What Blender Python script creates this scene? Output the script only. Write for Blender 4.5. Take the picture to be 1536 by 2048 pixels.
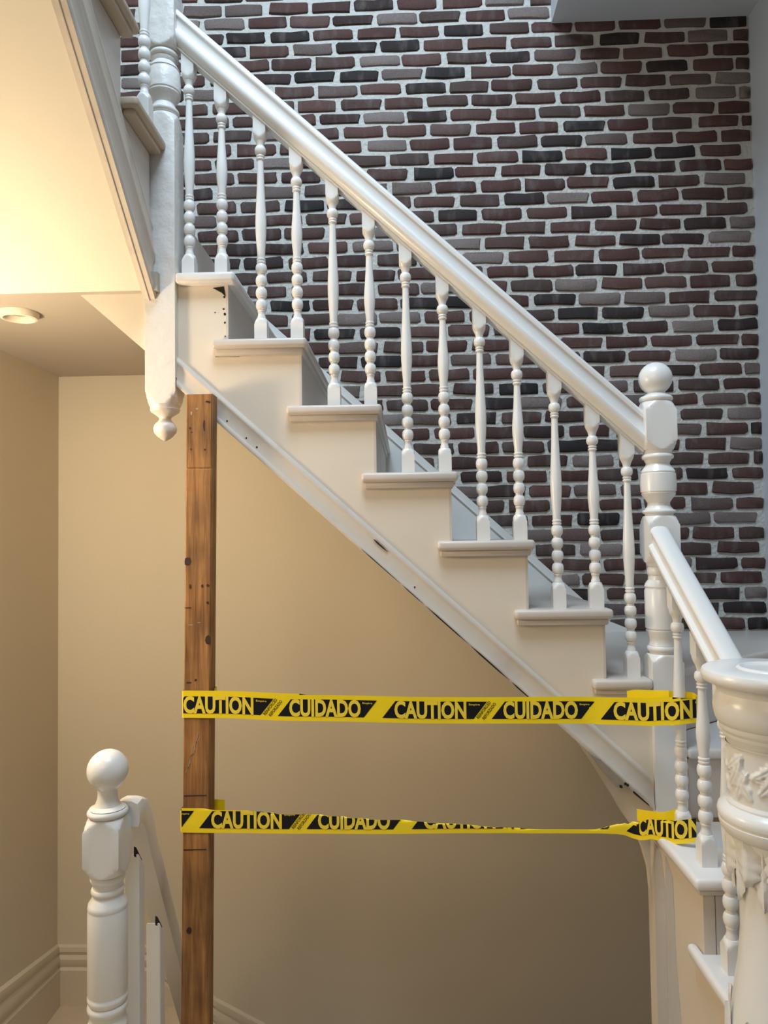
import bpy, bmesh, math, random
from mathutils import Vector, Matrix
random.seed(7)
for o in list(bpy.data.objects): bpy.data.objects.remove(o)
S = bpy.context.scene
COL = S.collection
HC = 1.53                       # eye height above the hall floor
R = math.radians

# ------------------------------------------------------------------ camera
cd = bpy.data.cameras.new('camera'); cam = bpy.data.objects.new('camera', cd); COL.objects.link(cam)
cd.sensor_fit = 'VERTICAL'; cd.sensor_height = 36.0; cd.lens = 1450.0 / 2048.0 * 36.0
cam.matrix_world = Matrix.Translation((0, 0, HC)) @ (Matrix.Rotation(R(1.78), 4, 'Z') @ Matrix.Rotation(R(92.09), 4, 'X') @ Matrix.Rotation(R(-0.8), 4, 'Z'))
cd.clip_start = 0.05
S.camera = cam
# ------------------------------------------------------------------ light
S.view_settings.view_transform = 'Standard'; S.view_settings.look = 'None'
S.view_settings.exposure = 0.08; S.view_settings.gamma = 1.0; S.view_settings.use_curve_mapping = False
W = bpy.data.worlds.new('world'); S.world = W; W.use_nodes = True
W.node_tree.nodes['Background'].inputs[0].default_value = (0.92, 0.95, 1.0, 1)
W.node_tree.nodes['Background'].inputs[1].default_value = 0.065

def area(name, loc, target, size, sizey, power, col):
    l = bpy.data.lights.new(name, 'AREA'); l.shape = 'RECTANGLE'; l.size = size; l.size_y = sizey
    l.energy = power; l.color = col
    o = bpy.data.objects.new(name, l); COL.objects.link(o); o.location = loc
    o.rotation_euler = (Vector(target) - Vector(loc)).to_track_quat('-Z', 'Y').to_euler()
    return o
def lamp(name, loc, power, col, rad):
    l = bpy.data.lights.new(name, 'POINT'); l.energy = power; l.color = col; l.shadow_soft_size = rad
    o = bpy.data.objects.new(name, l); COL.objects.link(o); o.location = loc
    return o
area('skylight', (-0.30, 0.75, 4.9), (-0.1, 1.9, 1.5), 1.4, 1.1, 120, (0.63, 0.82, 1.0))
lamp('wall_sconce_light', (-1.39, 1.66, 1.70), 33, (1.0, 0.82, 0.58), 0.08)
area('hall_ceiling_light', (-1.1, -0.7, 2.6), (0.2, 2.0, 1.1), 0.8, 0.8, 14, (1.0, 0.79, 0.55))

# ------------------------------------------------------------------ materials
def new_mat(name):
    m = bpy.data.materials.new(name); m.use_nodes = True
    nt = m.node_tree; b = nt.nodes['Principled BSDF']
    return m, nt, b
def paint(name, col, rough=0.4, bump=0.05, scale=60, dirt=0.0, dirt_col=(0.3, 0.25, 0.2), bump_scale2=None):
    m, nt, b = new_mat(name)
    N, L = nt.nodes, nt.links
    tc = N.new('ShaderNodeTexCoord')
    n1 = N.new('ShaderNodeTexNoise'); n1.inputs['Scale'].default_value = scale; n1.inputs['Detail'].default_value = 4
    L.new(tc.outputs['Object'], n1.inputs['Vector'])
    bp = N.new('ShaderNodeBump'); bp.inputs['Strength'].default_value = bump; bp.inputs['Distance'].default_value = 0.01
    L.new(n1.outputs['Fac'], bp.inputs['Height']); L.new(bp.outputs[0], b.inputs['Normal'])
    n2 = N.new('ShaderNodeTexNoise'); n2.inputs['Scale'].default_value = 7; n2.inputs['Detail'].default_value = 6
    L.new(tc.outputs['Object'], n2.inputs['Vector'])
    mr = N.new('ShaderNodeMapRange'); mr.inputs[1].default_value = 0.55; mr.inputs[2].default_value = 0.8
    mr.inputs[3].default_value = 0.0; mr.inputs[4].default_value = dirt
    L.new(n2.outputs['Fac'], mr.inputs[0])
    mx = N.new('ShaderNodeMix'); mx.data_type = 'RGBA'
    mx.inputs['A'].default_value = (*col, 1); mx.inputs['B'].default_value = (*dirt_col, 1)
    L.new(mr.outputs[0], mx.inputs['Factor']); L.new(mx.outputs['Result'], b.inputs['Base Color'])
    b.inputs['Roughness'].default_value = rough
    return m
M = {}
M['white'] = paint('white_gloss_paint', (0.79, 0.765, 0.73), 0.28, 0.03, 40, 0.10, (0.62, 0.58, 0.52))
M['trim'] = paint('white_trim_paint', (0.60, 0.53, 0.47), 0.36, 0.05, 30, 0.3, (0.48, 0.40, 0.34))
M['old'] = paint('old_chipped_white_paint', (0.74, 0.70, 0.66), 0.40, 0.5, 22, 0.35, (0.58, 0.50, 0.44))
M['mould'] = paint('worn_moulding_paint', (0.64, 0.56, 0.475), 0.55, 0.12, 30, 0.55, (0.38, 0.32, 0.27))
M['cream'] = paint('cream_stringer_paint', (0.73, 0.64, 0.53), 0.55, 0.03, 90, 0.12, (0.52, 0.44, 0.35))
M['soffit'] = paint('cream_plaster', (0.78, 0.70, 0.57), 0.7, 0.03, 60, 0.08, (0.7, 0.6, 0.5))
M['wall'] = paint('beige_wall_paint', (0.67, 0.60, 0.475), 0.7, 0.05, 180, 0.06, (0.62, 0.54, 0.41))
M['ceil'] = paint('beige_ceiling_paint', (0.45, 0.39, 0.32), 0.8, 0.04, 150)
M['grey'] = paint('pale_grey_paint', (0.60, 0.615, 0.65), 0.7, 0.03, 120)
M['filler'] = paint('grey_filler', (0.47, 0.45, 0.43), 0.8, 0.15, 40, 0.4, (0.56, 0.5, 0.43))
M['skirt'] = paint('white_skirting_paint', (0.68, 0.66, 0.62), 0.45, 0.04, 50)
M['lens'] = paint('dull_lamp_lens', (0.30, 0.26, 0.20), 0.4, 0)
M['base'] = paint('cream_baseboard_paint', (0.64, 0.56, 0.45), 0.5, 0.08, 40, 0.25, (0.5, 0.42, 0.32))
M['floor'] = paint('beige_floor', (0.55, 0.46, 0.34), 0.8, 0.2, 200, 0.3, (0.42, 0.34, 0.25))
M['plaster'] = paint('patched_plaster', (0.62, 0.54, 0.44), 0.75, 0.08, 30, 0.5, (0.5, 0.47, 0.43))
M['treadw'] = paint('white_tread_paint', (0.75, 0.72, 0.70), 0.35, 0.05, 30, 0.2, (0.55, 0.5, 0.45))
M['tan'] = paint('worn_tan_tread_edge', (0.46, 0.36, 0.26), 0.6, 0.2, 30, 0.5, (0.25, 0.18, 0.12))
M['black'] = paint('dark_gap', (0.012, 0.010, 0.009), 0.9, 0)
M['bare'] = paint('scuffed_bare_wood', (0.30, 0.25, 0.20), 0.8, 0.3, 50)
M['yellow'] = paint('yellow_plastic_film', (0.90, 0.66, 0.012), 0.32, 0.10, 18)
M['yellow_print'] = paint('yellow_lettering', (0.84, 0.62, 0.06), 0.35, 0)
M['black_print'] = paint('black_tape_print', (0.012, 0.012, 0.014), 0.35, 0)
M['mortar'] = paint('pale_mortar', (0.55, 0.525, 0.48), 0.9, 0.9, 60, 0.5, (0.44, 0.41, 0.37))

for k_ in ('black_print', 'yellow_print'): M[k_].node_tree.nodes['Principled BSDF'].inputs['Specular IOR Level'].default_value = 0.15

def brick_mat(name, island):
    m, nt, b = new_mat(name); N, L = nt.nodes, nt.links
    if island:
        g = N.new('ShaderNodeNewGeometry'); rnd = g.outputs['Random Per Island']
    else:
        g = N.new('ShaderNodeObjectInfo'); rnd = g.outputs['Random']
    geo = N.new('ShaderNodeNewGeometry')
    cr = N.new('ShaderNodeValToRGB'); e = cr.color_ramp; e.interpolation = 'LINEAR'
    cols = [(0.0, (0.013, 0.010, 0.010)), (0.14, (0.032, 0.017, 0.015)), (0.3, (0.070, 0.028, 0.023)),
            (0.48, (0.082, 0.038, 0.030)), (0.62, (0.060, 0.037, 0.031)), (0.75, (0.100, 0.044, 0.036)),
            (0.86, (0.115, 0.080, 0.070)), (1.0, (0.21, 0.165, 0.15))]
    while len(e.elements) < len(cols): e.elements.new(0.5)
    for el, (p, c) in zip(e.elements, cols): el.position = p; el.color = (*c, 1)
    L.new(rnd, cr.inputs[0])
    # broad smoky streaks across a brick face
    mp = N.new('ShaderNodeMapping'); mp.inputs['Scale'].default_value = (14, 1, 5)
    L.new(geo.outputs['Position'], mp.inputs['Vector'])
    n = N.new('ShaderNodeTexNoise'); n.inputs['Scale'].default_value = 1.6; n.inputs['Detail'].default_value = 5
    L.new(mp.outputs[0], n.inputs['Vector'])
    mr = N.new('ShaderNodeMapRange'); mr.inputs[1].default_value = 0.52; mr.inputs[2].default_value = 0.75
    mr.inputs[4].default_value = 0.55
    L.new(n.outputs['Fac'], mr.inputs[0])
    mx = N.new('ShaderNodeMix'); mx.data_type = 'RGBA'; mx.inputs['B'].default_value = (0.145, 0.115, 0.108, 1)
    L.new(mr.outputs[0], mx.inputs['Factor']); L.new(cr.outputs[0], mx.inputs['A'])
    n2 = N.new('ShaderNodeTexNoise'); n2.inputs['Scale'].default_value = 160; n2.inputs['Detail'].default_value = 4
    L.new(geo.outputs['Position'], n2.inputs['Vector'])
    mr2 = N.new('ShaderNodeMapRange'); mr2.inputs[3].default_value = 0.6; mr2.inputs[4].default_value = 1.4
    L.new(n2.outputs['Fac'], mr2.inputs[0])
    mul = N.new('ShaderNodeMix'); mul.data_type = 'RGBA'; mul.blend_type = 'MULTIPLY'; mul.inputs['Factor'].default_value = 1
    L.new(mx.outputs['Result'], mul.inputs['A']); L.new(mr2.outputs[0], mul.inputs['B'])
    L.new(mul.outputs['Result'], b.inputs['Base Color'])
    bp = N.new('ShaderNodeBump'); bp.inputs['Strength'].default_value = 0.5; bp.inputs['Distance'].default_value = 0.004
    L.new(n2.outputs['Fac'], bp.inputs['Height']); L.new(bp.outputs[0], b.inputs['Normal'])
    b.inputs['Roughness'].default_value = 0.85
    return m
M['brick'] = brick_mat('clay_brick', False)
M['brick_rest'] = brick_mat('clay_brick_far', True)

def wood_mat():
    m, nt, b = new_mat('rough_brown_timber'); N, L = nt.nodes, nt.links
    tc = N.new('ShaderNodeTexCoord')
    mp = N.new('ShaderNodeMapping'); mp.inputs['Scale'].default_value = (1, 1, 0.06)
    L.new(tc.outputs['Object'], mp.inputs['Vector'])
    n = N.new('ShaderNodeTexNoise'); n.inputs['Scale'].default_value = 90; n.inputs['Detail'].default_value = 6; n.inputs['Distortion'].default_value = 0.6
    L.new(mp.outputs[0], n.inputs['Vector'])
    cr = N.new('ShaderNodeValToRGB'); e = cr.color_ramp
    e.elements[0].position = 0.28; e.elements[0].color = (0.17, 0.062, 0.014, 1)
    e.elements[1].position = 0.72; e.elements[1].color = (0.42, 0.20, 0.060, 1)
    L.new(n.outputs['Fac'], cr.inputs[0])
    n2 = N.new('ShaderNodeTexNoise'); n2.inputs['Scale'].default_value = 9; n2.inputs['Detail'].default_value = 5
    L.new(tc.outputs['Object'], n2.inputs['Vector'])
    mr = N.new('ShaderNodeMapRange'); mr.inputs[1].default_value = 0.35; mr.inputs[2].default_value = 0.7
    mr.inputs[3].default_value = 0.7; mr.inputs[4].default_value = 1.2
    L.new(n2.outputs['Fac'], mr.inputs[0])
    mul = N.new('ShaderNodeMix'); mul.data_type = 'RGBA'; mul.blend_type = 'MULTIPLY'; mul.inputs['Factor'].default_value = 1
    L.new(cr.outputs[0], mul.inputs['A']); L.new(mr.outputs[0], mul.inputs['B'])
    L.new(mul.outputs['Result'], b.inputs['Base Color'])
    bp = N.new('ShaderNodeBump'); bp.inputs['Strength'].default_value = 0.35; bp.inputs['Distance'].default_value = 0.004
    L.new(n.outputs['Fac'], bp.inputs['Height']); L.new(bp.outputs[0], b.inputs['Normal'])
    b.inputs['Roughness'].default_value = 0.6
    return m
M['wood'] = wood_mat()
M['knot'] = paint('dark_wood_knot', (0.035, 0.012, 0.006), 0.7, 0.2)
M['chalk'] = paint('pale_scratch', (0.42, 0.30, 0.20), 0.8, 0)

# ------------------------------------------------------------------ builders
def tag(o, label=None, cat=None, group=None, kind=None):
    if label: o['label'] = label
    if cat: o['category'] = cat
    if group: o['group'] = group
    if kind: o['kind'] = kind
    return o
def root(name, loc, label, cat, group=None):
    o = bpy.data.objects.new(name, None); COL.objects.link(o); o.location = loc
    o.empty_display_size = 0.05
    return tag(o, label, cat, group)
def link(name, me, mat, parent=None, local=False):
    """parts are modelled in world coordinates; local=True: in the parent's own"""
    o = bpy.data.objects.new(name, me); COL.objects.link(o)
    if mat and not me.materials: me.materials.append(M[mat])
    if parent:
        o.parent = parent
        if not local: o.location = -parent_loc(parent)
    return o
def parent_loc(p):
    v = Vector((0, 0, 0))
    while p: v += p.location; p = p.parent
    return v
def finish(bm, name, ang=32, smooth=True):
    bmesh.ops.recalc_face_normals(bm, faces=bm.faces[:])
    if smooth:
        for f in bm.faces: f.smooth = True
        for e in bm.edges:
            if len(e.link_faces) == 2:
                e.smooth = e.calc_face_angle(0) < R(ang)
            else: e.smooth = False
    me = bpy.data.meshes.new(name); bm.to_mesh(me); bm.free()
    return me
def box_bm(bm, x0, x1, y0, y1, z0, z1):
    vs = [bm.verts.new((x, y, z)) for x in (x0, x1) for y in (y0, y1) for z in (z0, z1)]
    for f in ((0, 1, 3, 2), (4, 6, 7, 5), (0, 4, 5, 1), (2, 3, 7, 6), (0, 2, 6, 4), (1, 5, 7, 3)):
        bm.faces.new([vs[i] for i in f])
    return vs
def bevel_all(bm, w, seg=2, ang=40):
    es = [e for e in bm.edges if len(e.link_faces) == 2 and e.calc_face_angle(0) > R(ang)]
    bmesh.ops.bevel(bm, geom=es, offset=w, segments=seg, profile=0.5, affect='EDGES')
def box(name, x0, x1, y0, y1, z0, z1, mat, parent=None, bev=0.0, seg=2):
    bm = bmesh.new(); box_bm(bm, x0, x1, y0, y1, z0, z1)
    bmesh.ops.recalc_face_normals(bm, faces=bm.faces[:])
    if bev: bevel_all(bm, bev, seg)
    return link(name, finish(bm, name), mat, parent)
def prism(name, poly, a0, a1, axis, mat, parent=None, bev=0.0, seg=2):
    """poly extruded along axis: 'Y' -> poly is (x,z); 'X' -> (y,z); 'Z' -> (x,y)"""
    def P(p, a):
        return {'Y': (p[0], a, p[1]), 'X': (a, p[0], p[1]), 'Z': (p[0], p[1], a)}[axis]
    bm = bmesh.new()
    A = [bm.verts.new(P(p, a0)) for p in poly]; B = [bm.verts.new(P(p, a1)) for p in poly]
    bm.faces.new(A); bm.faces.new(B[::-1])
    n = len(poly)
    for i in range(n): bm.faces.new((A[i], B[i], B[(i + 1) % n], A[(i + 1) % n]))
    bmesh.ops.recalc_face_normals(bm, faces=bm.faces[:])
    if bev: bevel_all(bm, bev, seg)
    return link(name, finish(bm, name), mat, parent)
def sweep(name, prof, p0, p1, side, mat, parent=None, cap=True):
    """closed profile of (s, h): s along the horizontal 'side' axis, h along the upward normal; swept p0 -> p1"""
    p0, p1, side = Vector(p0), Vector(p1), Vector(side)
    d = (p1 - p0).normalized(); up = side.cross(d)
    if up.z < 0: up = -up
    bm = bmesh.new()
    up = Vector((0, 0, 1.0 / up.z))                      # plumb-cut ends
    A = [bm.verts.new(p0 + side * s + up * h) for s, h in prof]
    B = [bm.verts.new(p1 + side * s + up * h) for s, h in prof]
    n = len(prof)
    for i in range(n): bm.faces.new((A[i], B[i], B[(i + 1) % n], A[(i + 1) % n]))
    if cap: bm.faces.new(A); bm.faces.new(B[::-1])
    return link(name, finish(bm, name, 40), mat, parent)
def path_sweep(name, prof, pts, side, mat, parent=None):
    side = Vector(side); pts = [Vector(p) for p in pts]; bm = bmesh.new(); rings = []
    for i, p in enumerate(pts):
        a = pts[max(i - 1, 0)]; b = pts[min(i + 1, len(pts) - 1)]
        d = (b - a).normalized(); up = side.cross(d)
        if up.z < 0: up = -up
        rings.append([bm.verts.new(p + side * s + up * h) for s, h in prof])
    n = len(prof)
    for A, B in zip(rings, rings[1:]):
        for i in range(n): bm.faces.new((A[i], B[i], B[(i + 1) % n], A[(i + 1) % n]))
    bm.faces.new(rings[0]); bm.faces.new(rings[-1][::-1])
    return link(name, finish(bm, name, 40), mat, parent)
def turned(prof, n=32, top_slope=None, wob=0.0):
    """prof: list of (z, r, a): cross-section is a circle of radius r clipped by a square of half-width a"""
    bm = bmesh.new(); rings = []
    for k, (z, r, a) in enumerate(prof):
        ring = []
        for i in range(n):
            t = 2 * math.pi * i / n; c, s = math.cos(t), math.sin(t)
            rr = r if a is None else min(r, a / max(abs(c), abs(s)))
            x, y = rr * c, rr * s; zz = z
            if top_slope and k == len(prof) - 1: zz = z + top_slope[0] * x + top_slope[1] * y
            ring.append(bm.verts.new((x, y, zz)))
        rings.append(ring)
    for A, B in zip(rings, rings[1:]):
        for i in range(n): bm.faces.new((A[i], A[(i + 1) % n], B[(i + 1) % n], B[i]))
    bm.faces.new(rings[0][::-1]); bm.faces.new(rings[-1])
    return bm
def bead(zc, r, h, r0, k=7):
    """rounded bead of half-height h about zc, swelling from r0 to r"""
    return [(zc + h * math.sin(math.pi * (j / (k - 1) - 0.5)), r0 + (r - r0) * math.cos(math.pi * (j / (k - 1) - 0.5)), None) for j in range(k)]
def ball(zc, r, z0=None, k=14):
    out = []
    for j in range(k):
        t = math.pi * (j / (k - 1) - 0.5); z = zc + r * math.sin(t)
        if z0 is not None and z < z0: continue
        out.append((z, max(r * math.cos(t), 0.0008), None))
    return out
def shoulder(z0, z1, a, r_round, up=True, k=9):
    """square block easing into the round: circle radius goes from r_round to the square's corner"""
    out = []; rc = a * 1.4143
    for j in range(k):
        t = j / (k - 1); f = t
        out.append((z0 + (z1 - z0) * t, r_round + (rc - r_round) * f, a))
    if not up: out = [(z0 + z1 - z, r, aa) for z, r, aa in out][::-1]
    return out

# ================================================================== the setting
WB = 3.07                                                # plane of the back wall
wall_back = prism('wall_back', [(-1.5, 1.10), (1.56, 1.10), (1.56, 4.7), (-1.5, 4.7)], WB, WB + 0.12, 'Y', 'mortar')
tag(wall_back, 'dark red brick wall with pale mortar rising behind the staircase', kind='structure')
wl = prism('wall_lower', [(-1.6, -1.6), (1.6, -1.6), (1.6, 1.11), (0.45, 1.11), (-0.70, 2.155), (-0.70, 2.29), (-1.6, 2.29)], WB - .012, WB + .10, 'Y', 'wall')
tag(wl, 'smooth beige wall seen below the rising staircase', kind='structure')
wlf = box('wall_left', -1.62, -1.49, 0.2, WB + 0.1, -1.6, 4.7, 'wall'); tag(wlf, 'shaded beige side wall at the left', kind='structure')
wr = box('wall_right', 1.49, 1.62, 1.0, WB + 0.1, 0, 4.7, 'grey'); tag(wr, 'pale grey side wall at the right of the brick', kind='structure')
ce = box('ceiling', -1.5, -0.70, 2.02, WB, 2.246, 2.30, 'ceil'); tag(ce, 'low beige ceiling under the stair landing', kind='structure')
bk = prism('ceiling_bulkhead', [(0.655, 3.735), (1.56, 3.735), (1.56, 4.7), (0.655, 4.7)], 0.9, WB + 0.02, 'Y', 'grey')
tag(bk, 'pale grey ceiling bulkhead over the brick wall at top right', kind='structure')
fl = prism('floor', [(-1.6, -3.2), (1.6, -3.2), (1.6, 2.12), (-0.60, 2.12), (-0.60, 1.88), (-1.6, 1.88)], -0.2, 0.0, 'Z', 'floor')
tag(fl, 'beige hall floor', kind='structure')
fs = prism('floor_landing', [(-1.5, 2.12), (-0.93, 2.12), (-0.93, WB), (-1.5, WB)], -0.6, -0.392, 'Z', 'floor')
tag(fs, 'beige lower landing floor in the back corner', kind='structure')
fs2 = box('floor_step', -1.5, -0.60, 1.88, 2.12, -0.6, -0.196, 'floor'); tag(fs2, 'beige step down to the lower landing', kind='structure')
for k in range(6):
    s = box('floor_step', -0.93 + 0.21 * k, -0.93 + 0.21 * (k + 1), 2.14, WB, -1.6, -0.392 - 0.19 * (k + 1), 'floor')
    tag(s, 'beige stairs going down under the staircase', kind='structure')

# --- bricks: one object each for the 300 that show largest
CZ, CX = 0.0625, 0.189
def brick_variant(seed):
    r = random.Random(seed); w, h = 0.0850, 0.0243
    pts = [(-w + .006, -h), (0, -h), (w - .006, -h), (w, -h + .008), (w, h - .008), (w - .006, h), (0, h), (-w + .006, h), (-w, h - .008), (-w, -h + .008)]
    pts = [(x + r.uniform(-.005, .005), z + r.uniform(-.0034, .0034)) for x, z in pts]
    bm = bmesh.new(); ring = []
    for dep, ins in ((0.0, 0.0), (-0.006, 0.0005), (-0.010, 0.004)):
        ring.append([bm.verts.new((x * (1 - ins / w), dep + (r.uniform(-.0012, .0012) if dep < -.008 else 0), z * (1 - ins / h))) for x, z in pts])
    for A, B in zip(ring, ring[1:]):
        for i in range(10): bm.faces.new((A[i], A[(i + 1) % 10], B[(i + 1) % 10], B[i]))
    bm.faces.new(ring[-1])
    return finish(bm, 'brick', 50)
variants = [brick_variant(s) for s in range(14)]
for v in variants: v.materials.append(M['brick'])
cells = []
for k in range(0, 56):
    ztop = 1.185 + CZ * k
    off = (0.081 - 0.0043 * (k - 23)) if k % 2 else (0.081 + CX / 2 - 0.0043 * (k - 23))
    j0 = int((-1.5 - off) / CX) - 1
    for j in range(j0, j0 + 20):
        xl = off + CX * j; xr = xl + CX - 0.0165
        if xr > 1.488: xr = 1.488
        if xl < -1.49: xl = -1.49
        if xr - xl < 0.03: continue
        xc, zc = (xl + xr) / 2, ztop - 0.0262
        if zc > 4.62 or (xc < .85 and zc < 1.83 - .919 * xc): continue
        rail = 2.967 - 0.918 * xc
        if zc > 3.90 or (xc > 0.655 and zc > 3.735) or xc < -0.86: cls = 3
        elif zc > rail + 0.07 or xc > 1.17: cls = 0
        elif zc > rail - 0.06: cls = 2
        elif zc > 1.99 - 0.919 * xc: cls = 1
        else: cls = 3
        cells.append((cls, -zc if cls == 1 else 0, xc, zc, (xr - xl) / (CX - 0.0165)))
cells.sort()
rb = bmesh.new()
for n, (cls, _, xc, zc, sx) in enumerate(cells):
    rr = random.Random(n * 13 + 5)
    mat4 = Matrix.Translation((xc + rr.uniform(-.004, .004) * (sx > .99), WB + 0.001 + rr.uniform(-.001, .002), zc + rr.uniform(-.0022, .0022))) @ Matrix.Rotation(rr.uniform(-.012, .012), 4, 'Y') @ Matrix.Diagonal((sx, 1, rr.uniform(.94, 1.05), 1))
    me = variants[rr.randrange(14)]
    if n < 300:
        o = bpy.data.objects.new('brick', me); COL.objects.link(o); o.parent = wall_back; o.matrix_local = mat4
    else:
        t = me.copy(); t.transform(mat4); rb.from_mesh(t); bpy.data.meshes.remove(t)
rest = link('bricks', finish(rb, 'bricks', 50), 'brick_rest', wall_back); rest.data.materials.clear(); rest.data.materials.append(M['brick_rest']); rest['kind'] = 'stuff'

# --- baseboards in the lower corner
def baseboard(name, a, b, za0, za1, zb0, zb1, n, mat='base', label=''):
    """board from a to b (x,y) with bottoms za0,zb0 and tops za1,zb1; n is the outward normal; stepped moulded profile"""
    prof = [(0.0, 0.0), (0.022, 0.0), (0.022, 0.60), (0.014, 0.64), (0.020, 0.70), (0.020, 0.78), (0.010, 0.84), (0.016, 0.90), (0.012, 0.97), (0.0, 1.0)]
    bm = bmesh.new(); rings = []
    for (p, z0, z1) in ((a, za0, za1), (b, zb0, zb1)):
        rings.append([bm.verts.new((p[0] + n[0] * s, p[1] + n[1] * s, z0 + (z1 - z0) * t)) for s, t in prof])
    m = len(prof)
    for i in range(m): bm.faces.new((rings[0][i], rings[1][i], rings[1][(i + 1) % m], rings[0][(i + 1) % m]))
    bm.faces.new(rings[0]); bm.faces.new(rings[1][::-1])
    o = link(name, finish(bm, name, 25), mat); tag(o, label, kind='structure'); return o
baseboard('baseboard_left', (-1.49, 1.6), (-1.49, WB - .011), -0.392, 0.13, -0.392, -0.15, (1, 0), label='moulded cream baseboard rising along the left wall')
baseboard('baseboard_back', (-1.49, WB - .011), (-1.10, WB - .011), -0.392, -0.15, -0.392, -0.15, (0, -1), label='moulded cream baseboard on the back wall corner')
baseboard('baseboard_stair', (-1.10, WB - .011), (-0.82, WB - .011), -0.392, -0.15, -0.64, -0.365, (0, -1), label='moulded baseboard bending down towards the lower stairs')
baseboard('baseboard_descending', (-0.82, WB - .011), (0.3, WB - .011), -0.64, -0.365, -1.5, -0.93, (0, -1), label='moulded baseboard running down along the lower stairs')

# ================================================================== main staircase
RISE, RUN = 0.195, 0.2115
zt = [1.131 + RISE * i for i in range(7)]
xf = [0.548 - RUN * (i - 1) for i in range(8)]           # riser faces (index 0 unused)
YF = 2.06; YE = 3.045
main = root('staircase', (0.0, 2.55, 0.8), 'cream staircase with white treads climbing from right to left before the brick wall', 'staircase')
poly = [(0.70, zt[0] - .016), (xf[1], zt[0] - .016)]
for i in range(1, 7):
    poly += [(xf[i], zt[i] - .016)]
    if i < 6: poly += [(xf[i + 1], zt[i] - .016)]
poly += [(-0.66, zt[6] - .016), (-0.66, 2.012), (0.70, 0.775)]
prism('stringer', poly, YF, YE, 'Y', 'cream', main)
def tread_mesh(name, poly, ztop, parent, cove=True, mat='trim', th=0.026, inset=None, cmat='trim'):
    t = prism(name, poly, ztop - th, ztop, 'Z', mat, parent, 0.0095, 3)
    return t
for i in range(7):
    if i == 0:
        pl = [(.509, 2.03), (.672, 2.03), (.672, 2.135), (.768, 2.16), (1.487, 2.72), (1.487, YE), (xf[1] + .002, YE), (xf[1] + .002, YF + .004), (.509, YF + .004)]
    elif i == 6:
        pl = [(-.654, 2.03), (-.482, 2.03), (-.482, YE), (-.80, YE), (-.80, 2.15), (-.654, 2.15)]
    else:
        xr = 0.569 - RUN * (i - 1); xl = 0.297 - RUN * (i - 1)
        pl = [(xl, 2.03), (xr, 2.03), (xr, YE), (xf[i + 1] + .002, YE), (xf[i + 1] + .002, YF + .004), (xl, YF + .004)]
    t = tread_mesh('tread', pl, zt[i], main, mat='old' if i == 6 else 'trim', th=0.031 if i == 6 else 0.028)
    if 1 <= i <= 5:
        xr -= .011; xl += .009
        cv = [(xl, 2.042), (xr, 2.042), (xr, YE), (xr - .02, YE), (xr - .02, YF + .004), (xl, YF + .004)]
        prism('cove_moulding', cv, zt[i] - .045, zt[i] - .027, 'Z', 'trim', t, 0.005, 2)
    elif i == 0:
        prism('cove_moulding', [(.516, 2.042), (.664, 2.042), (.664, YF + .004), (.516, YF + .004)], zt[i] - .042, zt[i] - .025, 'Z', 'trim', t, 0.005, 2)
    if i >= 1:
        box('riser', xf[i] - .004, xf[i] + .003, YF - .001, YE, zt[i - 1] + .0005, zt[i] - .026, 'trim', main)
# moulding along the stringer's lower edge
mz = lambda x: 1.380 - 0.908 * x
mprof = [(.012, 0), (-.010, 0), (-.012, .006), (-.010, .012), (-.0075, .016), (-.0065, .044), (-.008, .050), (-.0095, .055), (-.007, .061), (0, .066), (.012, .066)]
sweep('lower_moulding', mprof, (-0.655, YF, mz(-0.655)), (0.672, YF, mz(0.672)), (0, 1, 0), 'mould', main)
def strip(name, x0, x1, dz, th, mat, parent, y=YF - .0265, dep=.004):
    """thin sliver lying along the slope of the lower moulding"""
    bm = bmesh.new()
    vs = []
    for yy in (y, y + dep):
        for (x, s) in ((x0, 0), ((x0 * .75 + x1 * .25), 1), ((x0 * .3 + x1 * .7), .8), (x1, 0)):
            z = mz(x) + dz
            vs.append((bm.verts.new((x, yy, z + th * s * .5)), bm.verts.new((x, yy, z - th * s * .5 - .0002))))
    A, B = vs[:4], vs[4:]
    for L4 in (A, B):
        for p, q in zip(L4, L4[1:]): bm.faces.new((p[0], q[0], q[1], p[1]))
    for p, q, u, v in zip(A, A[1:], B, B[1:]):
        bm.faces.new((p[0], u[0], v[0], q[0])); bm.faces.new((p[1], q[1], v[1], u[1]))
    return link(name, finish(bm, name, smooth=False), mat, parent)
for (x0, x1, dz, th) in ((-.13, -.02, .004, .003), (-.015, .045, .004, .003), (.05, .17, .004, .005), (.172, .28, .004, .006), (.285, .345, .004, .005)):
    strip('crack', x0, x1, dz, th, 'black', main, y=YF - .0130)
strip('crack', -.095, -.055, .062, .006, 'black', main, y=YF - .0105)
def dot(name, x, z, r, mat, parent, y, ry=None):
    bm = bmesh.new(); n = 8; A = []; B = []
    for i in range(n):
        t = 2 * math.pi * i / n; q = r * random.uniform(.75, 1.2)
        A.append(bm.verts.new((x + q * math.cos(t), y, z + (ry or r) / r * q * math.sin(t)))); B.append(bm.verts.new((A[-1].co.x, y + .003, A[-1].co.z)))
    bm.faces.new(A); bm.faces.new(B[::-1])
    for i in range(n): bm.faces.new((A[i], B[i], B[(i + 1) % n], A[(i + 1) % n]))
    return link(name, finish(bm, name, smooth=False), mat, parent)
for x in (-.51, -.455, -.425, .02): dot('nail_hole', x, mz(x) + .030, .0026, 'black', main, YF - .0085)
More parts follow.
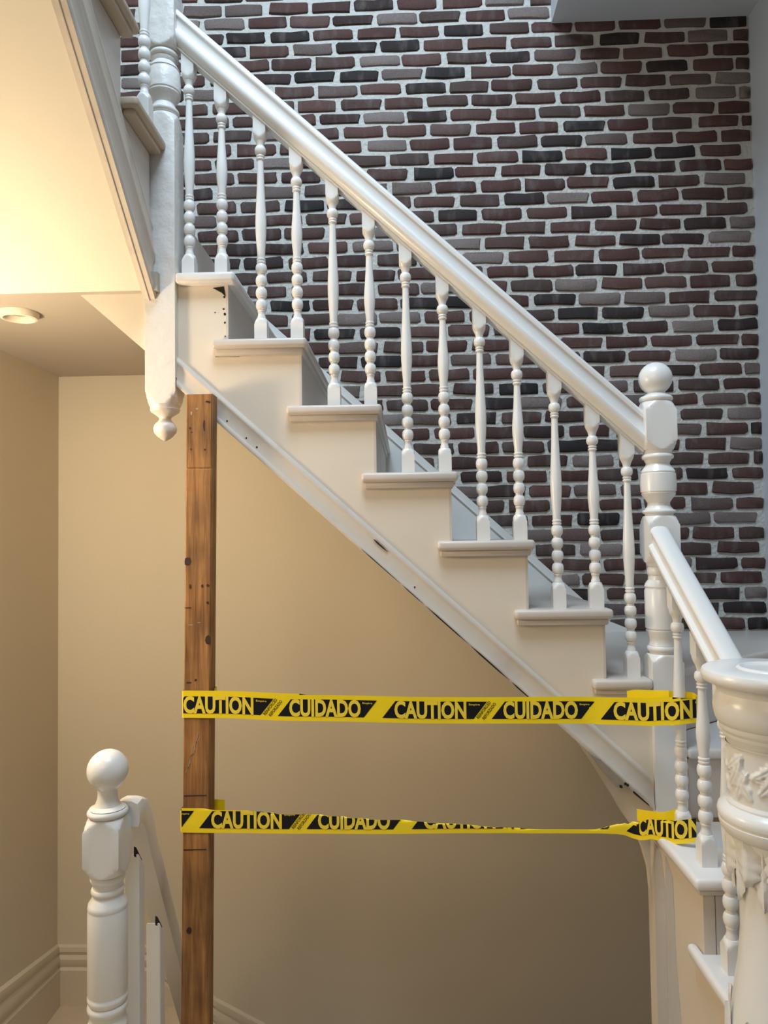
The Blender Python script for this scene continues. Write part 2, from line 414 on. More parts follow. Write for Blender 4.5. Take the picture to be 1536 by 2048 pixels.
# chipped corner and specks on the top riser
prism('chipped_corner', [(-.551, 2.262), (-.519, 2.266), (-.514, 2.236), (-.526, 2.248)], YF - .0015, YF + .002, 'Y', 'black', main)
for (x, z, r) in ((-.520, 2.20, .003), (-.5165, 2.185, .004), (-.5165, 2.16, .003), (-.518, 2.235, .003), (-.545, 2.19, .0018), (-.516, 2.12, .002)): dot('chip', x, z, r, 'black', main, YF - .0012)
prism('seam', [(-.545, 2.060), (-.475, 2.059), (-.475, 2.062), (-.545, 2.0625)], YF - .0015, YF + .001, 'Y', 'bare', main)
# broken end of the moulding near the tall newel
prism('broken_edge', [(.494, .930), (.523, .914), (.579, .860), (.588, .846), (.563, .840), (.528, .882)], YF - .0305, YF - .006, 'Y', 'bare', main)
for (x, z, r) in ((.575, .843, .005), (.588, .850, .004), (.593, .846, .004)): dot('nail_hole', x, z, r, 'black', main, YF - .0325)
prism('crack', [(.612, .828), (.650, .793), (.651, .789), (.610, .823)], YF - .031, YF - .02, 'Y', 'black', main)
# skirting on the brick wall beside the treads
sk = lambda x: 1.934 - 0.919 * x
skp = [(-.80, sk(-.80)), (.82, 1.18), (.93, 1.135), (.93, 1.10), (.60, 1.05), (-.80, sk(-.80) - .42)]
prism('wall_skirting', skp, YE - .004, WB - .004, 'Y', 'skirt', main)
sweep('skirting_bead', [(0, 0), (-.006, .001), (-.008, .004), (-.006, .007), (0, .008)], (-.80, YE - .004, sk(-.80) - .045), (.80, YE - .004, sk(.80) - .045), (0, 1, 0), 'skirt', main)
# fascia continuing behind the hanging newel
prism('fascia', [(-.935, 2.247), (-.655, 2.0), (-.655, 2.32), (-.935, 2.32)], 2.045, 2.075, 'Y', 'soffit', main)

# ================================================================== lower flight (towards the viewer) and winder
low = root('lower_staircase', (1.07, 1.7, 0.0), 'lower flight of white steps descending toward the viewer at the right', 'staircase')
TA, TB, TC, TD = 0.75, 0.575, 0.385, 0.19
lp = [(2.10, 0.0), (2.10, TA - .016), (1.71, TA - .016), (1.71, TB - .016), (1.52, TB - .016), (1.52, 0.0)]
prism('side_wall', lp, .664, .69, 'X', 'plaster', low)
for (z, yn, yb) in ((TA, 1.688, 2.03), (TB, 1.518, 1.712), (TC, 1.34, 1.542), (TD, 1.16, 1.362)):
    if z > .5:
        t = prism('tread', [(.640, yn), (1.487, yn), (1.487, yb), (.6635, yb), (.6635, yb + .045), (.640, yb + .045)], z - .028, z, 'Z', 'treadw', low, 0.010, 3)
        prism('cove_moulding', [(.652, yn + .012), (1.487, yn + .012), (1.487, yn + .03), (.668, yn + .03), (.668, yb), (.652, yb)], z - .043, z - .027, 'Z', 'trim', t, .005, 2)
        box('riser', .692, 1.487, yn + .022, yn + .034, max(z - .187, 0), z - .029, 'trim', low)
    else:                                                   # lower steps start beside the carved column
        t = prism('tread', [(.845, yn), (1.487, yn), (1.487, yb), (.845, yb)], z - .028, z, 'Z', 'treadw', low, 0.010, 3)
        box('riser', .845, 1.487, yn + .022, yn + .034, max(z - .187, 0), z - .029, 'trim', low)
# winder between the lower flight and the quarter landing
prism('winder_tread', [(.7625, 2.035), (1.487, 2.035), (1.487, 2.74), (.7625, 2.19)], .912, .94, 'Z', 'treadw', low, 0.010, 3)
box('riser', .692, 1.487, 2.05, 2.062, TA + .001, .911, 'trim', low)
bm = bmesh.new(); box_bm(bm, 0, .91, 0, .012, .9405, 1.104)
bmesh.ops.transform(bm, verts=bm.verts[:], matrix=Matrix.Translation((.775, 2.195, 0)) @ Matrix.Rotation(math.atan2(.56, .72), 4, 'Z'))
link('riser', finish(bm, 'riser'), 'trim', low)
# grey streaks of old filler on the side wall, stepped edge of removed trim
prism('filler_patch', [(2.03, 0.0), (1.975, 0.0), (1.96, .35), (1.955, .60), (1.985, .68), (2.04, .69), (2.045, .30)], .6625, .664, 'X', 'filler', low)
prism('filler_patch', [(1.955, 0.0), (1.86, 0.0), (1.855, .25), (1.89, .45), (1.90, .66), (1.95, .69), (1.955, .40)], .6622, .664, 'X', 'filler', low)
# curved plaster bracket under the stringer
arch = [(.469, .953), (.51, .893), (.551, .823), (.591, .753), (.625, .704), (.644, .656), (.659, .60), (.6645, .53), (.6645, .40), (.676, .40), (.676, .775), (.60, .85), (.50, .94)]
prism('curved_bracket', arch, 2.072, 2.10, 'Y', 'plaster', low)

# ================================================================== newel posts
def newel(name, loc, a, segs, label, mat='white', slope=None, n=40, cat='newel post'):
    r_ = root(name, loc, label, cat, 'newel posts')
    for nm, prof in segs:
        bm = turned(prof, n)
        link(nm, finish(bm, nm, 30), mat, r_, local=True)
    return r_
a = .0428
# tall newel at the turn; z above its foot at 0.70
def block(z0, z1, a, rr=.0430, e=.026): return shoulder(z0, z0 + e, a, rr) + shoulder(z1 - e, z1, a, rr, up=False)
b0 = .70
segs = [
 ('base_block', [(0, a * 1.4143, a), (.45, a * 1.4143, a)] + shoulder(.475, .496, a, .041, up=False)),
 ('turned_shaft', [(.496, .036, None)] + bead(.510, .043, .008, .037) + [(.519, .038, None), (.530, .0355, None), (.54, .037, None), (.555, .043, None), (.561, .044, None), (.562, .0425, None), (.566, .0425, None), (.567, .045, None), (.60, .0455, None), (.672, .0455, None), (.676, .0435, None), (.68, .0435, None), (.684, .045, None), (.692, .043, None), (.703, .035, None), (.713, .034, None)] + bead(.727, .037, .012, .034) + [(.742, .037, None), (.752, .040, None)]),
 ('middle_block', block(.752, .883, a)),
 ('turned_drum', [(.883, .038, None)] + bead(.895, .046, .006, .039) + [(.903, .038, None), (.912, .031, None), (.920, .030, None), (.930, .036, None), (.940, .044, None), (.947, .047, None), (.948, .0455, None), (.951, .0455, None), (.952, .048, None), (.975, .0495, None), (1.003, .048, None), (1.004, .0455, None), (1.007, .0455, None), (1.008, .047, None), (1.016, .043, None), (1.026, .034, None), (1.033, .032, None), (1.040, .036, None)] + bead(1.051, .044, .008, .037) + [(1.062, .038, None), (1.070, .040, None)]),
 ('upper_block', block(1.070, 1.206, a)),
 ('ball_finial', [(1.206, .040, None)] + bead(1.216, .046, .008, .040) + [(1.226, .036, None), (1.232, .026, None), (1.236, .025, None)] + [(z, r, x) for z, r, x in ball(1.276, .0465) if z > 1.24]),
]
newel('newel_post', (.717, 2.083, b0), a, segs, 'tall white turned newel post with ball top where the stair turns')
# hanging newel at the top of the flight: foot of the pendant at 1.82
ah = .0437
segs = [
 ('pendant_drop', [(0, .001, None), (.004, .009, None), (.012, .021, None), (.024, .031, None), (.037, .0335, None), (.048, .030, None), (.058, .020, None), (.064, .016, None), (.070, .018, None), (.078, .030, None), (.085, .040, None), (.092, .043, None), (.093, .041, None), (.098, .042, None), (.104, .045, None)]),
 ('lower_block', shoulder(.104, .140, ah, .045) + [(.60, ah * 1.4143, ah)] + shoulder(.928, .960, ah, .043, up=False)),
 ('turned_drum', [(0.96, .036, None)] + bead(0.975, .044, .009, .037) + [(0.987, .036, None), (0.999, .031, None), (1.011, .036, None), (1.023, .045, None), (1.029, .0475, None), (1.031, .046, None), (1.035, .046, None), (1.037, .048, None), (1.065, .0485, None), (1.093, .047, None), (1.096, .0455, None), (1.1, .0455, None), (1.102, .047, None), (1.113, .040, None), (1.123, .033, None), (1.132, .037, None)] + bead(1.145, .043, .008, .037) + [(1.158, .038, None)]),
 ('upper_block', block(1.158, 1.365, ah)),
 ('ball_finial', [(1.365, .040, None)] + bead(1.375, .046, .008, .040) + [(1.385, .036, None), (1.391, .026, None)] + [(z, r, x) for z, r, x in ball(1.435, .0465) if z > 1.398]),
]
newel('hanging_newel_post', (-.70, 2.084, 1.822), ah, segs, 'white newel post with hanging acorn pendant at the top of the flight', 'old')
# free-standing newel in the lower left foreground
al = .0428
segs = [
 ('base_block', [(0, al * 1.4143, al), (.22, al * 1.4143, al)] + shoulder(0.245, .275, al, .041, up=False)),
 ('turned_shaft', [(.275, .038, None)] + bead(.29, .044, .010, .039) + [(.304, .040, None), (.32, .044, None), (.33, .0455, None), (.395, .0455, None), (.400, .046, None), (.405, .044, None), (.415, .041, None), (.425, .040, None)] + bead(.440, .0465, .010, .041) + [(.452, .043, None), (.459, .046, None), (.466, .046, None), (.469, .0445, None), (.474, .0445, None), (.477, .0455, None), (.61, .0455, None), (.660, .0455, None), (.664, .0445, None), (.667, .0445, None), (.67, .0455, None), (.680, .044, None), (.692, .036, None), (.700, .034, None)] + bead(.708, .038, .007, .034) + [(.718, .033, None), (.724, .034, None)] + bead(.737, .040, .009, .035) + [(.748, .040, None)]),
 ('upper_block', block(.748, .880, al)),
 ('ball_finial', [(.880, .040, None)] + bead(.890, .047, .008, .040) + [(.900, .042, None), (.906, .030, None), (.920, .024, None), (.934, .0225, None), (.944, .0235, None)] + [(z, r, x) for z, r, x in ball(.988, .0475, k=20) if z > .949]),
]
newel('newel_post', (-.722, 1.73, 0.0), al, segs, 'white turned newel post with ball top in the lower left foreground')

# ================================================================== balusters
def baluster_meshes(H, slope, half=.0183):
    """H: height at the axis; the upper block meets the sloping rail"""
    vt = H - .122                                        # top of the long vase
    base = [(0, half * 1.4143, half), (.050, half * 1.4143, half)] + shoulder(.052, .071, half, .0155, up=False)
    sh = [(.071, .0125, None), (.077, .0125, None), (.082, .0105, None), (.090, .0105, None), (.094, .0125, None)]
    for zc in (.112, .148, .184, .220): sh += bead(zc, .0168, .0145, .0108)
    sh += bead(.2395, .0135, .0035, .011, 5) + bead(.2475, .0135, .0035, .011, 5)
    L_ = vt - .254
    for t, r in ((0, .0115), (.06, .0118), (.16, .0142), (.27, .0160), (.36, .0163), (.46, .0153), (.6, .0130), (.75, .0110), (.9, .0097), (1, .0093)):
        sh.append((.254 + L_ * t, r, None))
    sh += bead(vt + .004, .0125, .0035, .0098, 5) + bead(vt + .012, .0125, .0035, .0098, 5)
    sh += [(vt + .017, .011, None)] + bead(vt + .030, .0168, .0125, .0105) + [(vt + .045, .0105, None), (vt + .052, .0118, None), (vt + .060, .0150, None)]
    top = shoulder(vt + .060, vt + .082, half, .0155) + [(H, half * 1.4143, half)]
    out = []
    for nm, pr, sl in (('base_block', base, None), ('turned_shaft', sh, None), ('top_block', top, slope)):
        me = finish(turned(pr, 24, sl), nm, 34); me.materials.append(M['white']); out.append((nm, me))
    return out
cache = {}
def baluster(loc, H, slope, label, group):
    key = (round(H, 3), slope)
    if key not in cache: cache[key] = baluster_meshes(H, slope)
    r_ = root('baluster', loc, label, 'baluster', group)
    for nm, me in cache[key]: link(nm, me, None, r_, local=True)
    return r_
MR = 0.918
rail_under = lambda x: 2.384 - MR * x
YB = 2.092
ordn = ['first', 'second', 'third', 'fourth', 'fifth', 'sixth', 'seventh']
for i in range(6, -1, -1):
    xs = (.430 - RUN * (i - 1), .536 - RUN * (i - 1)) if 1 <= i <= 5 else ((-.628, -.531) if i == 6 else (.632,))
    for q, x in enumerate(xs):
        nth = ordn[6 - i]
        if len(xs) == 2: lab = 'white turned baluster on the %s tread from the top, %s of its pair' % (nth, ('left', 'right')[q])
        else: lab = 'single white turned baluster on the lowest tread beside the tall newel'
        Hh = (rail_under(-.4225) - zt[5], rail_under(-.3165) - zt[5])[q] if 1 <= i <= 5 else rail_under(x) - zt[i]
        baluster((x, YB, zt[i]), Hh, (-MR, 0.0), lab, 'balusters on the main flight')
# lower flight
lr = lambda y: 1.186 + .67 * (y - 1.62)
XL = .697
for (y, zt_, lab) in ((1.912, TA, 'white turned baluster wrapped by the yellow tape beside the tall newel'),
                      (1.765, TA, 'white turned baluster at the front corner of the lower flight tread below the tape'),
                      (1.642, TB, 'white turned baluster just left of the carved column'),
                      (1.552, TB, 'white turned baluster mostly hidden behind the carved column')):
    baluster((XL, y, zt_), lr(y) - zt_, (0.0, .67), lab, 'balusters on the lower flight')
# upper flight
ur = lambda y: 3.30 + .88 * (1.93 - y)
uz = [2.497, 2.69, 2.887, 3.08, 3.275, 3.47]
for (y, z, lab) in ((1.935, uz[1], 'white turned baluster on the upper flight beside the hanging newel'),):
    baluster((-.705, y, z), .63, (0.0, -.88), lab, 'balusters on the upper flight')

# ================================================================== handrails
rp_half = [(.022, 0), (.022, .006), (.030, .010), (.037, .018), (.0405, .026), (.0395, .033), (.034, .0375), (.0265, .040), (.0242, .046), (.0242, .061), (.0262, .067), (.0305, .070), (.0318, .076), (.029, .082), (.021, .087), (.010, .0895)]
rprof = [(-s, h) for s, h in rp_half] + [(s, h) for s, h in rp_half[::-1]]
def handrail(name, p0, p1, side, label, mat='white', prof=rprof):
    mid = (Vector(p0) + Vector(p1)) / 2
    o = sweep(name, prof, p0, p1, side, mat)
    o.location = mid; o.data.transform(Matrix.Translation(-mid))
    return tag(o, label, 'handrail', 'handrails')
handrail('handrail', (-.657, YB, rail_under(-.657)), (.675, YB, rail_under(.675)), (0, 1, 0), 'long white handrail descending from the hanging newel to the tall newel')
handrail('handrail', (.703, 2.04, lr(2.04)), (.703, 1.56, lr(1.56)), (1, 0, 0), 'short white handrail running from the tall newel down to the carved column', prof=[(a_ * .80, b_ * .80) for a_, b_ in rprof])
handrail('handrail', (-.705, 2.04, ur(2.04) - .01), (-.705, 1.1, ur(1.1) - .01), (1, 0, 0), 'white handrail of the upper flight rising from the hanging newel')

# ================================================================== upper flight at the top left
up = root('upper_staircase', (-1.1, 1.6, 2.25), 'underside and edge of the upper flight at the top left', 'staircase')
sl = .857
sz = lambda y: 2.246 + sl * (2.02 - y)
prism('soffit', [(2.02, 2.246), (1.0, sz(1.0)), (1.0, sz(1.0) + .05), (2.02, 2.296)], -1.489, -.744, 'X', 'soffit', up)
ny = [2.05, 1.84, 1.63, 1.42, 1.21]                        # nosings of the first upper treads
sp = [(2.04, sz(2.04) + .02), (2.04, uz[0]), (2.03, uz[0]), (2.03, uz[1] - .015), (1.82, uz[1] - .015), (1.82, uz[2] - .015), (1.61, uz[2] - .015), (1.61, uz[3] - .015), (1.40, uz[3] - .015), (1.40, uz[4] - .015), (1.19, uz[4] - .015), (1.19, uz[5] - .02), (1.0, uz[5] - .02), (1.0, sz(1.0) + .02)]
prism('stringer', sp, -.757, -.726, 'X', 'trim', up)
for k in range(4):
    t = prism('tread', [(-1.487, ny[k + 1] - .02), (-.682, ny[k + 1] - .02), (-.682, ny[k]), (-1.487, ny[k])], uz[k + 1] - .028, uz[k + 1], 'Z', 'tan', up, .009, 3)
    prism('cove_moulding', [(-.726, ny[k + 1] - .008), (-.694, ny[k + 1] - .008), (-.694, ny[k] - .012), (-.726, ny[k] - .012)], uz[k + 1] - .043, uz[k + 1] - .027, 'Z', 'tan', t, .005, 2)
umprof = [(0.0, -.003), (.011, -.003), (.013, -.006), (.017, -.006), (.019, -.003), (.033, -.003), (.037, .008), (.034, .018), (.028, .022), (.028, .075), (.034, .083), (.034, .098), (.026, .106), (.024, .150), (.027, .156), (.024, .168), (.018, .186), (.0, .190)]
sweep('edge_moulding', umprof, (-.746, 2.039, sz(2.039)), (-.746, 1.0, sz(1.0)), (1, 0, 0), 'mould', up)
ld = box('landing_platform', -1.489, -.657, 2.14, YE, 2.302, 2.497, 'trim', up)

# recessed downlight ring in the low ceiling
dl = root('ceiling_downlight', (-1.192, 2.189, 2.246), 'round unlit recessed downlight with pale ring in the low ceiling', 'light fixture')
bm = bmesh.new(); n = 40; pr = [(.038, -.001), (.041, -.016), (.046, -.021), (.053, -.019), (.057, -.010), (.058, -.0005)]
rings = [[bm.verts.new((r * math.cos(2 * math.pi * i / n), r * math.sin(2 * math.pi * i / n), z)) for i in range(n)] for r, z in pr]
for A, B in zip(rings, rings[1:]):
    for i in range(n): bm.faces.new((A[i], A[(i + 1) % n], B[(i + 1) % n], B[i]))
link('trim_ring', finish(bm, 'trim_ring', 50), 'soffit', dl, local=True)
bm = bmesh.new(); pr = [(.0008, -.006), (.02, -.005), (.032, -.003), (.0385, -.001)]
rings = [[bm.verts.new((r * math.cos(2 * math.pi * i / n), r * math.sin(2 * math.pi * i / n), z)) for i in range(n)] for r, z in pr]
for A, B in zip(rings, rings[1:]):
    for i in range(n): bm.faces.new((A[i], A[(i + 1) % n], B[(i + 1) % n], B[i]))
bm.faces.new(rings[0])
link('lens', finish(bm, 'lens', 50), 'lens', dl, local=True)

# ================================================================== timber prop
pp = root('timber_prop', (-.595, 2.01, 0), 'rough brown timber post propping up the staircase', 'post')
LEAN = (-.608 + .629) / (1.941 - .24)
px0 = lambda z: -.608 + (z - 1.941) * LEAN                # left edge
bm = bmesh.new(); rings = []; PY0, PY1, PW = 1.985, 2.034, .0745
zs = [0, .35, .7, 1.0, 1.3, 1.55, 1.70, 1.727, 1.731, 1.735, 1.76, 1.82, 1.938]
for z in zs:
    d = .0025 if abs(z - 1.731) < .001 else 0
    L0 = px0(z); c = .004
    rings.append([bm.verts.new(p) for p in ((L0 + c, PY0 + d, z), (L0 + PW - c, PY0 + d, z), (L0 + PW, PY0 + c, z), (L0 + PW, PY1, z), (L0, PY1, z), (L0, PY0 + c, z))])
for A, B in zip(rings, rings[1:]):
    for i in range(6): bm.faces.new((A[i], A[(i + 1) % 6], B[(i + 1) % 6], B[i]))
bm.faces.new(rings[0]); bm.faces.new(rings[-1])
link('timber', finish(bm, 'timber', 20), 'wood', pp)
def pmark(name, fx, z, r, ry, mat):
    dot(name, px0(z) + fx * PW, z, r, mat, pp, PY0 - .0008, ry)
# (fraction across, z, size) of the knots, nail holes and scratches
for fx, z, r, ry in ((.80, 1.917, .005, .003), (.88, 1.915, .003, .003), (.16, 1.843, .003, .004), (.22, 1.832, .004, .0015), (.20, 1.785, .002, .003), (.72, 1.783, .003, .003), (.68, 1.850, .0025, .016)): pmark('nail_hole', fx, z, r, ry, 'knot')
for fx, z, r, ry in ((.10, 1.475, .009, .012), (.22, 1.405, .003, .006), (.66, 1.406, .004, .005), (.88, 1.407, .004, .004), (.88, 1.36, .004, .004), (.90, 1.257, .008, .013), (.45, 1.149, .004, .003), (.2, 1.143, .009, .0018), (.15, 1.347, .010, .0015), (.27, .476, .008, .009)): pmark('knot', fx, z, r, ry, 'knot')
for fx, z, r, ry in ((.25, 1.30, .008, .001), (.55, 1.306, .005, .001), (.22, 1.885, .003, .006), (.42, 1.897, .004, .003)): pmark('scratch', fx, z, r, ry, 'chalk')
for k in range(7):
    z = .905 + .012 * k; x = px0(z) + (.10 + .06 * k) * PW; w = .0014; Lh = .02 + .012 * (k % 3)
    prism('scratch', [(x, z - Lh * .3), (x + w, z - Lh * .3), (x + .012 + w, z + Lh), (x + .012, z + Lh)], PY0 - .0006, PY0 + .001, 'Y', 'chalk', pp)
for z in (.835, .69): prism('saw_mark', [(px0(z) + .004, z), (px0(z) + .066, z + .0015), (px0(z) + .066, z + .004), (px0(z) + .004, z + .003)], PY0 - .0006, PY0 + .001, 'Y', 'knot', pp)

# ================================================================== caution tape
TW = .074
def make_font_mesh(text, bold, shear=0.0):
    c = bpy.data.curves.new('t', 'FONT'); c.body = text; c.offset = bold; c.resolution_u = 3; c.shear = shear
    o = bpy.data.objects.new('t', c); COL.objects.link(o)
    dg = bpy.context.evaluated_depsgraph_get(); dg.update()
    me = bpy.data.meshes.new_from_object(o.evaluated_get(dg))
    bpy.data.objects.remove(o); bpy.data.curves.remove(c)
    return me
FM = {t: make_font_mesh(t, .038) for t in ('CAUTION', 'CUIDADO')}
for t in ('REINFORCED', 'REFORZADO', 'Empire'): FM[t] = make_font_mesh(t, .012)
def text_bm(key, u0, u1, v0, v1):
    bm = bmesh.new(); bm.from_mesh(FM[key])
    xs = [v.co.x for v in bm.verts]; ys = [v.co.y for v in bm.verts]
    x0, x1, y0, y1 = min(xs), max(xs), min(ys), max(ys)
    for v in bm.verts: v.co = Vector((u0 + (v.co.x - x0) / (x1 - x0) * (u1 - u0), v0 + (v.co.y - y0) / (y1 - y0) * (v1 - v0), 0))
    return bm
def slant_text(key, c, length, height, ang):
    bm = text_bm(key, -length / 2, length / 2, -height / 2, height / 2)
    bmesh.ops.rotate(bm, verts=bm.verts[:], cent=(0, 0, 0), matrix=Matrix.Rotation(ang, 3, 'Z'))
    bmesh.ops.translate(bm, verts=bm.verts[:], vec=(c[0], c[1], 0)); return bm
def poly_bm(pts):
    bm = bmesh.new(); bm.faces.new([bm.verts.new((p[0], p[1], 0)) for p in pts]); return bm
def cut(bm, us, vs):
    for u in us: bmesh.ops.bisect_plane(bm, geom=bm.verts[:] + bm.edges[:] + bm.faces[:], plane_co=(u, 0, 0), plane_no=(1, 0, 0))
    for v in vs: bmesh.ops.bisect_plane(bm, geom=bm.verts[:] + bm.edges[:] + bm.faces[:], plane_co=(0, v, 0), plane_no=(0, 1, 0))
def clip(bm, u0, u1):
    bmesh.ops.bisect_plane(bm, geom=bm.verts[:] + bm.edges[:] + bm.faces[:], plane_co=(u0, 0, 0), plane_no=(-1, 0, 0), clear_outer=True)
    bmesh.ops.bisect_plane(bm, geom=bm.verts[:] + bm.edges[:] + bm.faces[:], plane_co=(u1, 0, 0), plane_no=(1, 0, 0), clear_outer=True)
def tape(name, path, phase, label, loop_parts):
    """path: (x, y, z_bottom, shown height); beyond the shown height the film folds back behind itself"""
    P = [Vector(p[:2]) for p in path]; U = [0.0]
    for p, q in zip(P, P[1:]): U.append(U[-1] + (q - p).length)
    Lt = U[-1]
    def ev(u):
        u = min(max(u, 0), Lt - 1e-6)
        for i in range(len(U) - 1):
            if U[i] <= u <= U[i + 1]: break
        t = (u - U[i]) / max(U[i + 1] - U[i], 1e-9)
        a, b = path[i], path[i + 1]
        d = (P[i + 1] - P[i]).normalized()
        st = t * t * (3 - 2 * t)
        return a[0] + (b[0] - a[0]) * t, a[1] + (b[1] - a[1]) * t, a[2] + (b[2] - a[2]) * st, a[3] + (b[3] - a[3]) * st, Vector((d.y, -d.x))
    def mp(co, off):
        x, y, zb, h, n = ev(co.x); v = co.y
        if v <= h + 1e-7: dz, dn = v, off
        else: dz, dn = h * (1 - .9 * (v - h) / (TW - h)), -.0030 - (v - h) * .25 - off * .2
        return Vector((x + n.x * dn, y + n.y * dn, zb + dz))
    us = [k * .02 for k in range(1, int(Lt / .02))]; vs = [k * .0047 for k in range(1, 16)]
    r_ = root(name, (path[0][0], path[0][1], path[0][2]), label, 'caution tape', 'strips of caution tape')
    def emit(nm, bms, mat, off):
        full = bmesh.new()
        for bm in bms:
            clip(bm, 0, Lt)
            if not bm.faces: bm.free(); continue
            cut(bm, us, vs)
            t = bpy.data.meshes.new('t'); bm.to_mesh(t); bm.free(); full.from_mesh(t); bpy.data.meshes.remove(t)
        for v in full.verts: v.co = mp(v.co, off)
        if not full.faces: full.free(); return
        o = link(nm, finish(full, nm, 60), mat, r_)
        return o
    film = emit('film', [poly_bm([(0, 0), (Lt, 0), (Lt, TW), (0, TW)])], 'yellow', 0.0)
    CY = .577; p0, p1 = .0125, .0585               # print band
    k = -1
    while phase + k * CY < Lt:
        u = phase + k * CY; k += 1
        if u + CY < 0: continue
        sh = .036
        def para(a, b): return poly_bm([(a - sh, p0), (b - sh, p0), (b, p1), (a, p1)])
        emit('print_panel', [para(u, u + .245)], 'black_print', .0005)
        emit('print_panel', [para(u + .2925, u + .527)], 'black_print', .0005)
        emit('lettering', [text_bm('CAUTION', u - .003, u + .190, p0 - .0008, p1 + .0012)], 'yellow_print', .0010)
        emit('lettering', [text_bm('CUIDADO', u + .288, u + .483, p0 - .0008, p1 + .0012)], 'yellow_print', .0010)
        emit('maker_mark', [text_bm('Empire', u + .197, u + .226, .047, .0535)], 'yellow_print', .0010)
        emit('maker_mark', [text_bm('Empire', u + .488, u + .514, .047, .0535)], 'yellow_print', .0010)
        ang = math.atan2(p1 - p0, sh)
        emit('small_print', [slant_text('REINFORCED', (u + .236, .0365), .055, .0085, ang)], 'black_print', .0008)
        emit('small_print', [slant_text('REFORZADO', (u + .2505, .0335), .053, .0085, ang)], 'black_print', .0008)
    for (pts, zb0, zb1, w) in loop_parts:
        bm = bmesh.new(); A = []
        m = len(pts)
        for i, p in enumerate(pts):
            zb = zb0 + (zb1 - zb0) * i / (m - 1)
            A.append((bm.verts.new((p[0], p[1], zb)), bm.verts.new((p[0], p[1], zb + w))))
        for p, q in zip(A, A[1:]): bm.faces.new((p[0], q[0], q[1], p[1]))
        link('wrapped_end', finish(bm, 'wrapped_end', 60), 'yellow', r_)
    return r_
ty = 1.9825
arcpts = lambda cx, cy, r, a0, a1, n=12: [(cx + r * math.cos(R(a0 + (a1 - a0) * i / n)), cy + r * math.sin(R(a0 + (a1 - a0) * i / n))) for i in range(n + 1)]
upper_path = [(-.6185, ty, 1.0475, TW), (-.53, ty, 1.0465, TW), (-.297, 1.978, 1.038, TW), (.108, 1.970, 1.031, .0715), (.478, 1.948, 1.034, .0715), (.60, 1.905, 1.039, .073), (.66, 1.872, 1.048, .072), (.685, 1.857, 1.054, .068), (.718, 1.857, 1.058, .064)]
zz = 1.085; wrapL = [(-.6185, ty), (-.622, ty + .002), (-.6215, 2.036), (-.54, 2.0375), (-.5395, 2.01)]
tape('caution_tape', upper_path, .004, 'upper strip of yellow caution tape stretched from the timber post to the balusters',
     [(wrapL, 1.0475, 1.047, TW), ([(.718, 1.857), (.728, 1.866), (.728, 1.90), (.70, 1.912), (.669, 1.912)], 1.058, 1.062, .064), ([(.669, 1.908), (.640, 1.94), (.60, 1.975), (.585, 1.985)], 1.062, 1.045, .066)])
ty2 = 1.983
lower_path = [(-.6245, ty2, .7385, .068), (-.53, ty2, .7375, .065), (-.30, ty2, .735, .053), (-.044, 1.985, .733, .038), (.10, 1.99, .733, .026), (.238, 1.993, .732, .015), (.36, 1.997, .7295, .010), (.494, 2.0, .728, .010), (.561, 2.0, .726, .027), (.607, 1.995, .714, .050), (.636, 1.935, .737, .055), (.661, 1.885, .748, .058), (.674, 1.862, .757, .060), (.706, 1.848, .767, .060)]
wl_ = [(-.6245, ty2), (-.628, ty2 + .002), (-.6275, 2.036), (-.545, 2.0375), (-.515, 2.02)]
tape('caution_tape', lower_path, .0845, 'lower twisted strip of yellow caution tape stretched from the timber post to the newel foot',
     [(wl_, .7385, .757, .056), ([(.607, 1.998), (.64, 1.955), (.655, 1.93), (.668, 1.92), (.69, 1.915)], .762, .795, .032)])

# ================================================================== balustrade of the stairs going down
pr2 = [(-.026, 0), (-.030, .010), (-.031, .04), (-.026, .056), (-.012, .063), (.012, .063), (.026, .056), (.031, .04), (.030, .010), (.026, 0)]
pts = []
for t, (y, z) in enumerate(((1.765, .840), (1.785, .842), (1.81, .832), (1.835, .808), (1.86, .772), (1.90, .712), (2.0, .582), (2.15, .387), (2.40, .062), (2.75, -.39))):
    pts.append((-.688 - .13 * max(0, y - 1.78), y, z))
o = path_sweep('handrail', pr2, pts, (1, 0, 0), 'white'); mid = Vector((-.70, 1.9, .6)); o.location = mid; o.data.transform(Matrix.Translation(-mid))
tag(o, 'white curved handrail dropping away behind the foreground newel post', 'handrail', 'handrails')
def stub(x, y, z0, ztop, w, label):
    r_ = root('square_baluster', (x, y, z0), label, 'baluster', 'square balusters of the lower stairs')
    bm = bmesh.new(); vs = box_bm(bm, -w, w, -w, w, 0, ztop - z0)
    for v in bm.verts:
        if v.co.z > .1: v.co.z -= (v.co.y) * 1.2
    bmesh.ops.recalc_face_normals(bm, faces=bm.faces[:]); bevel_all(bm, .002, 1)
    link('shaft', finish(bm, 'shaft'), 'white', r_, local=True)
    bm = bmesh.new(); box_bm(bm, w * .30, w * .62, -w * 1.01, w, ztop - z0 - .004, ztop - z0 + .02)
    for v in bm.verts: v.co.z -= v.co.y * 1.2 + (v.co.x) * .4
    link('open_gap', finish(bm, 'open_gap', smooth=False), 'black', r_, local=True)
stub(-.694, 1.825, 0.0, .735, .019, 'square white baluster standing right behind the foreground newel post')
stub(-.690, 1.965, -.196, .495, .0185, 'square white baluster with a dark gap under the handrail near the post')

